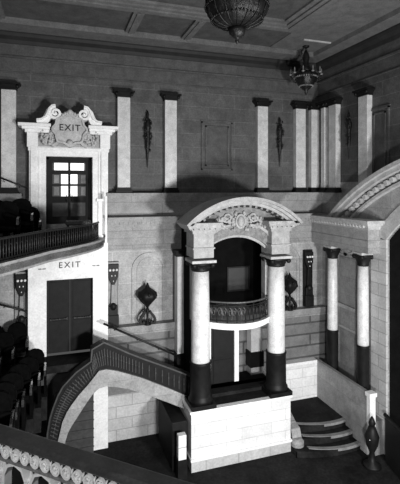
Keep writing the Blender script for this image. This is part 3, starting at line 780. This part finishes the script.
# balcony: bulging slab + ironwork
BAL = thing('porch_balcony', 'white bow-fronted balcony slab between the porch columns', 'balcony', (PC, 11.7, -4.05))
bx0, bx1 = CL+.22, CR-.12
def bow(f, d=0): # f 0..1 across the front
    return (bx0 + (bx1-bx0)*f, 11.95 - .55*math.sin(PI*f)**.8 + d)
front = [bow(i/24) for i in range(25)]
MB().uv(front + [(bx1, 13.4), (bx0, 13.4)], -4.07, -3.93).build('slab', M['white'], BAL)
MB().uv([bow(i/24, -.05) for i in range(25)] + [(bx1, 12.1), (bx0, 12.1)], -3.93, -3.88).build('slab_moulding', M['white'], BAL)
R_ = thing('balcony_railing', 'black wrought-iron railing with scrolls on the porch balcony', 'railing', (PC, 11.7, -3.88))
def bp(f, z): u, v = bow(f, .06); return (u, v, z)
b = MB(); b.tube([bp(i/30, -3.30) for i in range(31)], .028); b.build('top_rail', M['gilt'], R_)
b = MB(); b.tube([bp(i/30, -3.83) for i in range(31)], .02); b.tube([bp(i/30, -3.40) for i in range(31)], .014); b.build('lower_rail', M['iron'], R_)
for k in range(9):
    f = k/8; MB().tube([bp(f, -3.88), bp(f, -3.3)], .018).build('upright', M['iron'], R_)
for k in range(8):
    b = MB(); f0 = (k+.5)/8
    for s in (-1, 1):
        pts = []
        for i in range(22):
            a = 2*PI*1.4*i/21; rr = .11*(1-.75*i/21); pts.append(bp(min(max(f0 + s*(.028 + rr*math.cos(a)*.25), 0), 1), -3.58+ .4*(.2-.4*(k%2))*0 + rr*math.sin(a)*1.4))
        b.tube(pts, .012, 5)
    b.tube([bp(f0, -3.83), bp(f0, -3.42)], .012, 5)
    b.build('scroll', M['gilt'] if k < 4 else M['iron'], R_)
# door frame below the balcony
DF = thing('porch_door', 'dark door with slim white posts beneath the porch balcony', 'door', (at(222, 380, Y=12.5).x, 12.5, PF))
for a, c in ((207.5, 210.3), (233.8, 238)):
    x0_, x1_ = at(a, 0, Y=12.5).x, at(c, 0, Y=12.5).x; MB().box(x0_, x1_, 12.44, 12.56, PF, -4.07).build('post', M['white'], DF, label='slim white post')
xa, xb = at(210.3, 0, Y=12.5).x, at(233.8, 0, Y=12.5).x
lf = MB().box(xa, xb, 12.5, 12.56, PF+.02, -4.07).build('door_leaf', M['black'], DF)
bb = MB(); bb.box(xa+.1, xb-.1, 12.48, 12.5, PF+.2, PF+.9); bb.box(xa+.1, xb-.1, 12.48, 12.5, PF+1.05, -4.2); bb.build('door_panel', M['wood'], lf)
bb = MB(); bb.blob(xa+.08, 12.45, PF+1.0, .03, .04, .03); bb.build('door_knob', M['bronze'], lf)
# low dark seat-like kerb beside the porch floor
b = MB(); b.box(at(194,0,Y=11.6).x, at(208,0,Y=11.6).x, 11.52, 11.62, PF, PF+.1)
tag(b.build('stone_kerb', M['tread']), 'short grey stone kerb at the foot of the stair-side porch column', 'kerb')

# ------------------------------------------------------------------ curved steps, parapets at the side of the hall
LZ = -7.35
PX = 8.77
stp = MB()
for i in range(3):
    z1 = LZ - .18*i; r = .35*i; y = 11.62 - r
    pts = [(BX1, YW), (BX1, y+.2)] + [(BX1 + (PX-BX1)*k/12, y - .16*math.sin(PI*k/12)**.8 + .25*(1-k/12)) for k in range(13)] + [(PX, YW)]
    stp.uv(pts, FL, z1 - (.005*i))
SP = thing('curved_steps', 'three shallow curved steps between the podium and the side parapet', 'steps', ((BX1+PX)/2, 11.5, FL))
stp.build('treads', M['carpet'], SP)
for i in range(3):
    z1 = LZ - .18*i; y = 11.62 - .35*i
    A0 = [(BX1+.42 + (PX-BX1-.42)*k/12, y - .16*math.sin(PI*k/12)**.8 + .25*(1-k/12)-.02) for k in range(13)]
    MB().uv(A0 + [(a, c+.13) for a, c in A0][::-1], z1-.07, z1+.01).build('lit_tread_edge', M['grey'], SP, label='pale step edge painted as lit tread')  # pale strips paint the light on the treads
t = thing('step_cheek', 'short pale scrolled stone beside the podium at the curved steps', 'stone', (BX1+.2, 11.7, FL))
b = MB(); b.vz([(11.45, FL), (11.45, FL+.4), (11.55, FL+.62), (11.75, FL+.66), (12.1, FL+.85), (12.3, FL+.9), (12.3, FL)], BX1+.05, BX1+.36); b.build('block', M['dado'], t, .02)
b = MB(); b.lathe(BX1+.2, 11.45, [(.2, FL), (.2, FL+.32), (.12, FL+.4)], 16); b.build('scroll_end', M['dado'], t)
t = thing('parapet', 'low white stone parapet against the far wall beside the podium', 'parapet', ((BX1+PX)/2+.4, 13.3, LZ))
xa = at(279, 0, Y=13.2).x
MB().box(xa, PX, 13.2, YW, LZ, -6.14).build('wall', M['ashlar'], t)
MB().box(xa, PX, 13.15, YW, -6.14, -6.04).build('coping', M['white'], t, .01)
t = thing('parapet', 'long grey stone parapet running towards the viewer beneath the side-wall columns', 'parapet', (PX, 12, LZ))
pe = uy(367, PX)
MB().box(PX, PX+.09, pe, 13.2, FL, -6.12).build('wall', M['side'], t)
MB().box(PX-.03, PX+.10, pe, 13.2, -6.12, -6.04).build('coping', M['dado'], t, .01)
MB().box(PX-.02, PX+.18, pe-.16, pe, FL+.7, -6.14).build('end_post', M['white'], t, .01, label='white end post')
MB().box(PX-.05, PX+.21, pe-.19, pe+.03, -6.14, -6.02).build('end_cap', M['white'], t, .01)
# platform carrying the side wall columns
struct('floor_side_ledge', MB().box(PX+.09, XR, 10.5, YL, FL, -6.9), M['grey'])
for px, lb in ((332.5, 'white side-wall column with black pedestal, deepest in the corner'), (363, 'white side-wall column with black pedestal, next to the great arch')):
    X_ = 9.09; yy = uy(px, X_); round_column(X_, yy, -6.9, -1.98, .175, 2.03, lb, 'side wall columns', .19, 1.2)
# entablature on the right wall
b = MB(RIGHT); ye = uy(368, 8.85)
b.box(ye, YB, 0, .48, -1.97, -1.25)
b.box(ye-.02, YB, 0, .50, -1.62, -1.58)
struct('trim_right_frieze', b, M['side'])
b = MB(RIGHT)
for e, z0, z1 in ((.52,-1.25,-1.19),(.56,-1.19,-1.12),(.64,-1.12,-1.05),(.70,-1.05,-.97)): b.box(ye-e+.46, YB, 0, e, z0, z1)
for i in range(22): b.box(ye+.05+.15*i, ye+.12+.15*i, .5, .62, -1.19, -1.12)
struct('trim_right_entablature', b, M['plaster'])
# panel between those columns, with a small shell
y0_, y1_ = uy(357, XR), uy(339, XR)
t = thing('wall_panel', 'tall grey marble panel between the two side-wall columns', 'wall panel', (XR, (y0_+y1_)/2, -6.0))
b = MB(RIGHT); b.ribbon([(y0_, -6), (y0_, -2.3), (y1_, -2.3), (y1_, -6)], .05, 0, .05); b.build('moulding', M['side'], t)
MB(RIGHT).box(y0_+.08, y1_-.08, 0, .02, -6, -2.35).build('panel_field', M['side'], t)
b = MB(RIGHT); ym = (y0_+y1_)/2
for k in range(9): a = PI*k/8; b.ribbon([(ym, -2.25), (ym+.33*math.cos(a), -2.25+.28*math.sin(a))], .06, 0, .10)
b.build('shell_carving', M['plaster'], t)
b = MB(RIGHT); b.box(y0_+.03, y1_-.03, 0, .09, -4.05, -3.93); b.box(y0_+.03, y1_-.03, 0, .05, -4.75, -4.68); b.build('panel_rail', M['plaster'], t)
# pier and great arch
b = MB(RIGHT); b.box(AC+AH, uy(372.5, XR)+.0, 0, .06, FL, asp)
t_ = b.build('arch_pier', M['ashlar2']); tag(t_, 'tall pale coursed pier carrying the great side arch', 'pier')
GA = thing('great_arch', 'great carved stone arch sweeping up over the dark side opening', 'arch', (XR, AC, -1.0))
b = MB(RIGHT); aa = math.asin(AH/AR)
inn = arc(AC, acz, AR, aa, -aa, 40)
outer = arc(AC, acz, AR+.42, aa*1.05, -aa*1.05, 40)
b.quadstrip(outer, inn, -.05, .08); b.build('archivolt', M['plaster'], GA)
R2 = 8.6; c2 = 1.1 - R2; s2 = math.asin(5.7/R2)
for r_, wd, d, nm, mt in ((R2-.06, .12, .50, 'cornice', 'plaster'), (R2-.18, .12, .40, 'cornice', 'plaster'), (R2-.52, .08, .20, 'inner_moulding', 'plaster')):
    MB(RIGHT).ribbon(arc(AC, c2, r_, s2, -s2, 70), wd, 0, d).build(nm, M[mt], GA)
MB(RIGHT).ribbon(arc(AC, c2, R2-.36, s2*.99, -s2, 70), .26, 0, .10).build('carved_band', M['carve'], GA)
for k in range(46):
    b = MB(RIGHT); a = s2*.95 - 2*s2*.95*k/45; u, z = AC+(R2-.30)*math.sin(a), c2+(R2-.30)*math.cos(a)
    b.ribbon([(u, z), (AC+(R2-.42)*math.sin(a), c2+(R2-.42)*math.cos(a))], .13, .1, .30)
    b.build('modillion', M['plaster'], GA)
b = MB(RIGHT); up_, lo_ = [], []
for i in range(61):
    u = AC+5.4 - 10.8*i/60; up_.append((u, c2 + math.sqrt((R2-.5)**2-(u-AC)**2)))
    lo_.append((u, max(acz + math.sqrt(max((AR+.40)**2-(u-AC)**2, 0)), -1.25) if abs(u-AC) < AR+.38 else -1.25))
b.quadstrip(up_, lo_, 0, .05)
b.build('tympanum', M['side'], GA)

# ------------------------------------------------------------------ dark stair balustrade and drape at the near side of the arch
DB = thing('stair_balustrade', 'dark stair balustrade curving down by the great side opening', 'balustrade', (8.6, 9.6, FL))
pl = [(9.05, 10.2), (8.9, 9.6), (8.75, 9.0), (8.7, 8.3), (8.7, 7.5)]
b = MB(); b.tube([(x, y, -6.55 - .02*i) for i, (x, y) in enumerate(pl)], .06); b.build('handrail', M['wood'], DB)
b = MB(); b.uv(pl + offs(pl, .08)[::-1], FL, -6.65); b.build('panel', M['wood'], DB)
q = at(372, 430, X=8.55)
FG = thing('torchere', 'dark floor torchere standing at the end of the grey parapet', 'lamp', (q.x, q.y, FL))
b = MB(); b.lathe(q.x, q.y, [(.26, FL), (.24, FL+.06), (.1, FL+.14), (.07, FL+.4), (.16, FL+.6), (.2, FL+.85), (.12, FL+1.05), (.08, FL+1.15)], 16); b.build('stem', M['black'], FG)
b = MB(); b.lathe(q.x, q.y, [(.08, FL+1.15), (.1, FL+1.22), (.07, FL+1.32), (.01, FL+1.42)], 12); b.build('finial', M['black'], FG)
b = MB(); b.blob(q.x-.16, q.y-.1, FL+.82, .015, .015, .015); b.build('glint_bead', M['white'], FG)  # white bead paints a small glint on the dark stem

# ------------------------------------------------------------------ chandeliers
cp = at(237, 44, Y=6.2); cx, cy = cp.x, cp.y; zb = cp.z
CH = thing('chandelier', 'large dark bronze bowl chandelier hanging nearest the viewer', 'chandelier', (cx, cy, zb))
k = math.hypot(cx, cy)*math.cos(math.atan2(cx, cy)-YAW)/F_PX   # metres per pixel there
b = MB(); b.lathe(cx, cy, [(.5*k, zb), (2*k, zb+3*k), (1.2*k, zb+5*k), (4*k, zb+6*k), (7.5*k, zb+9*k), (8.5*k, zb+13*k), (8*k, zb+16*k)], 20, lobes=8, amp=.05); b.build('finial', M['bronze'], CH)
b = MB(); b.lathe(cx, cy, [(7.6*k, zb+16*k), (13*k, zb+17*k), (19*k, zb+19.5*k), (25*k, zb+24*k), (28.5*k, zb+29*k), (30.5*k, zb+36*k), (30.5*k, zb+50*k), (28*k, zb+56*k)], 48, lobes=12, amp=.025); b.build('bowl', M['bronze'], CH)
for j in range(16):
    a = 2*PI*j/16
    MB().tube([(cx+r_*k*math.cos(a), cy+r_*k*math.sin(a), zb+z_*k) for r_, z_ in ((8,16.3),(13.3,16.8),(19.4,19.3),(25.4,23.8),(29,29),(31,36),(31.2,50))], .7*k, 5).build('rib', M['bronze'], CH)
b = MB()
for r_, z_, n_ in ((31.5, 36, 60), (25.5, 23.5, 44)):
    for i in range(n_): a = 2*PI*i/n_; b.blob(cx+r_*k*1.01*math.cos(a), cy+r_*k*1.01*math.sin(a), zb+z_*k, 1.1*k, 1.1*k, 1.3*k, 6, 4)
for row in range(6):
    for j in range(4):
        a = -PI/2 - .35 + .10*j + .05*(row % 2); rr = (26+row*.95)*k; b.blob(cx+rr*math.cos(a)*1.0, cy+rr*math.sin(a), zb+(25+row*3)*k, .9*k, .9*k, .9*k, 6, 4)
b.build('beads', M['bronze'], CH)['kind'] = 'stuff'
b = MB(); b.lathe(cx, cy, [(26*k, zb+56*k), (12*k, zb+64*k), (5*k, zb+80*k)], 24); b.tube([(cx, cy, zb+78*k), (cx, cy, CZ-.05)], .02); b.build('crown', M['bronze'], CH)
b = MB(); b.lathe(cx, cy, [(.18, CZ), (.14, CZ-.06), (.03, CZ-.12)], 16); b.build('ceiling_rose', M['bronze'], CH)

p = at(306, 95, Y=12.6); cx, cy, zb = p.x, p.y, p.z; k = .0345
C2 = thing('chandelier', 'small dark chandelier with candle lamps hanging in the ceiling corner', 'chandelier', (cx, cy, zb))
b = MB(); b.lathe(cx, cy, [(.3*k, zb), (1.5*k, zb+2*k), (1.2*k, zb+4*k), (4*k, zb+6*k), (7.5*k, zb+10*k), (10*k, zb+15*k), (11*k, zb+19*k), (9.5*k, zb+21*k)], 24, lobes=8, amp=.05); b.build('bowl', M['bronze'], C2)
b = MB(); b.lathe(cx, cy, [(8*k, zb+21*k), (4*k, zb+27*k), (2.5*k, zb+32*k), (3.6*k, zb+36*k), (2.6*k, zb+40*k), (1*k, zb+43*k)], 16); b.build('crown', M['bronze'], C2)
b = MB(); b.tube([(cx, cy, zb+42*k), (cx, cy, CZ-.02)], .02); b.lathe(cx, cy, [(.12, CZ-.02), (.1, CZ-.06), (.03, CZ-.1)], 12); b.build('rod', M['bronze'], C2)
for i in range(10):
    a = 2*PI*i/10 + .2; ca, sa = math.cos(a), math.sin(a)
    ar = MB().tube([(cx+r_*k*ca, cy+r_*k*sa, zb+z_*k) for r_, z_ in ((9,16),(11,13.5),(13.5,15),(14.5,19))], .018).build('arm', M['bronze'], C2)
    MB().lathe(cx+14.5*k*ca, cy+14.5*k*sa, [(.02, zb+19*k), (.06, zb+20*k), (.025, zb+20.5*k), (.022, zb+24*k), (.005, zb+25.5*k)], 8).build('candle_lamp', M['bulb'], ar)
b = MB()
for i in range(30):
    a = 2*PI*i/30; b.blob(cx+10.5*k*math.cos(a), cy+10.5*k*math.sin(a), zb+17*k, .025, .025, .035, 6, 4)
    b.blob(cx+6.5*k*math.cos(a), cy+6.5*k*math.sin(a), zb+8.5*k, .02, .02, .03, 6, 4)
b.build('crystal_drops', M['bulb'], C2)['kind'] = 'stuff'

# ------------------------------------------------------------------ foreground balustrade
zc = -2.30
A0 = Vector((at(0, 422.6, Y=1).x, at(0, 422.6, Y=1).y, 0)); 
def onz(px, py, z):
    dx, dy = dirn(px); t = z / ((HORIZON-py)/F_PX); return Vector((dx*t, dy*t, z))
a = onz(0, 422.6, zc); c = onz(130, 462.6, zc); d = (c-a); d.z = 0; d.normalize(); nrm = Vector((-d.y, d.x, 0))
if nrm.y > 0: nrm = -nrm          # towards the viewer
FT = lambda u, v, z: tuple(a + d*u + nrm*v*.79 + Vector((0,0,z-zc)))
FB = thing('gallery_parapet', 'carved balustrade with dark coping and pale rosettes, nearest the viewer', 'balustrade', tuple(a + Vector((0,0,-.9))))
MB(FT).vz([(0,zc-.05),(.01,zc-.005),(.03,zc),(.20,zc),(.235,zc-.015),(.235,zc-.05)], -2.5, 4.5).build('coping', M['rail'], FB)
b = MB(FT); b.box(-2.5, 4.5, .05, .20, zc-.19, zc-.05); b.build('frieze', M['wood'], FB)
b = MB(FT); b.box(-2.5, 4.5, .04, .225, zc-.215, zc-.185); b.box(-2.5, 4.5, .05, .212, zc-.068, zc-.05); b.build('string_moulding', M['grey'], FB)
n0 = -2; sp = .118
for i in range(-3, 22):
    u = .04 + sp*i; zz = zc-.127
    b = MB(FT)
    ring = [(u+.043*math.cos(2*PI*k/16), zz+.048*math.sin(2*PI*k/16)) for k in range(17)]
    b.ribbon(ring, .014, .20, .235)
    for k in range(5): a_ = 2*PI*k/5+.3*i; b.blob(u+.024*math.cos(a_), .206, zz+.026*math.sin(a_), .016, .012, .016, 6, 4)
    b.blob(u, .21, zz, .012, .014, .012, 6, 4)
    b.ribbon([(u+sp/2, zz+.045), (u+sp/2-.012, zz), (u+sp/2, zz-.045)], .012, .20, .212)
    b.build('rosette', M['rose'], FB)
for i in range(-2, 9):
    u = .02 + .33*i; b = MB(FT)
    b.ribbon([(u-.14, zc-.55), (u-.135, zc-.36), (u-.09, zc-.27), (u, zc-.235), (u+.09, zc-.27), (u+.135, zc-.36), (u+.14, zc-.55)], .028, .08, .19)
    b.build('arch', M['rose'], FB)
    b = MB(FT); b.lathe(u+.165, .135, [(.02, zc-.62), (.032, zc-.5), (.014, zc-.42), (.026, zc-.34), (.012, zc-.28), (.022, zc-.215)], 10)
    b.build('baluster', M['rose'], FB)
b = MB(FT); b.box(-2.5, 4.5, .02, .24, zc-.95, zc-.58); b.build('base_course', M['wood'], FB)
b = MB(FT); b.box(-2.5, 4.5, .06, .075, zc-.6, zc-.2); b.build('back_panel', M['wood'], FB)
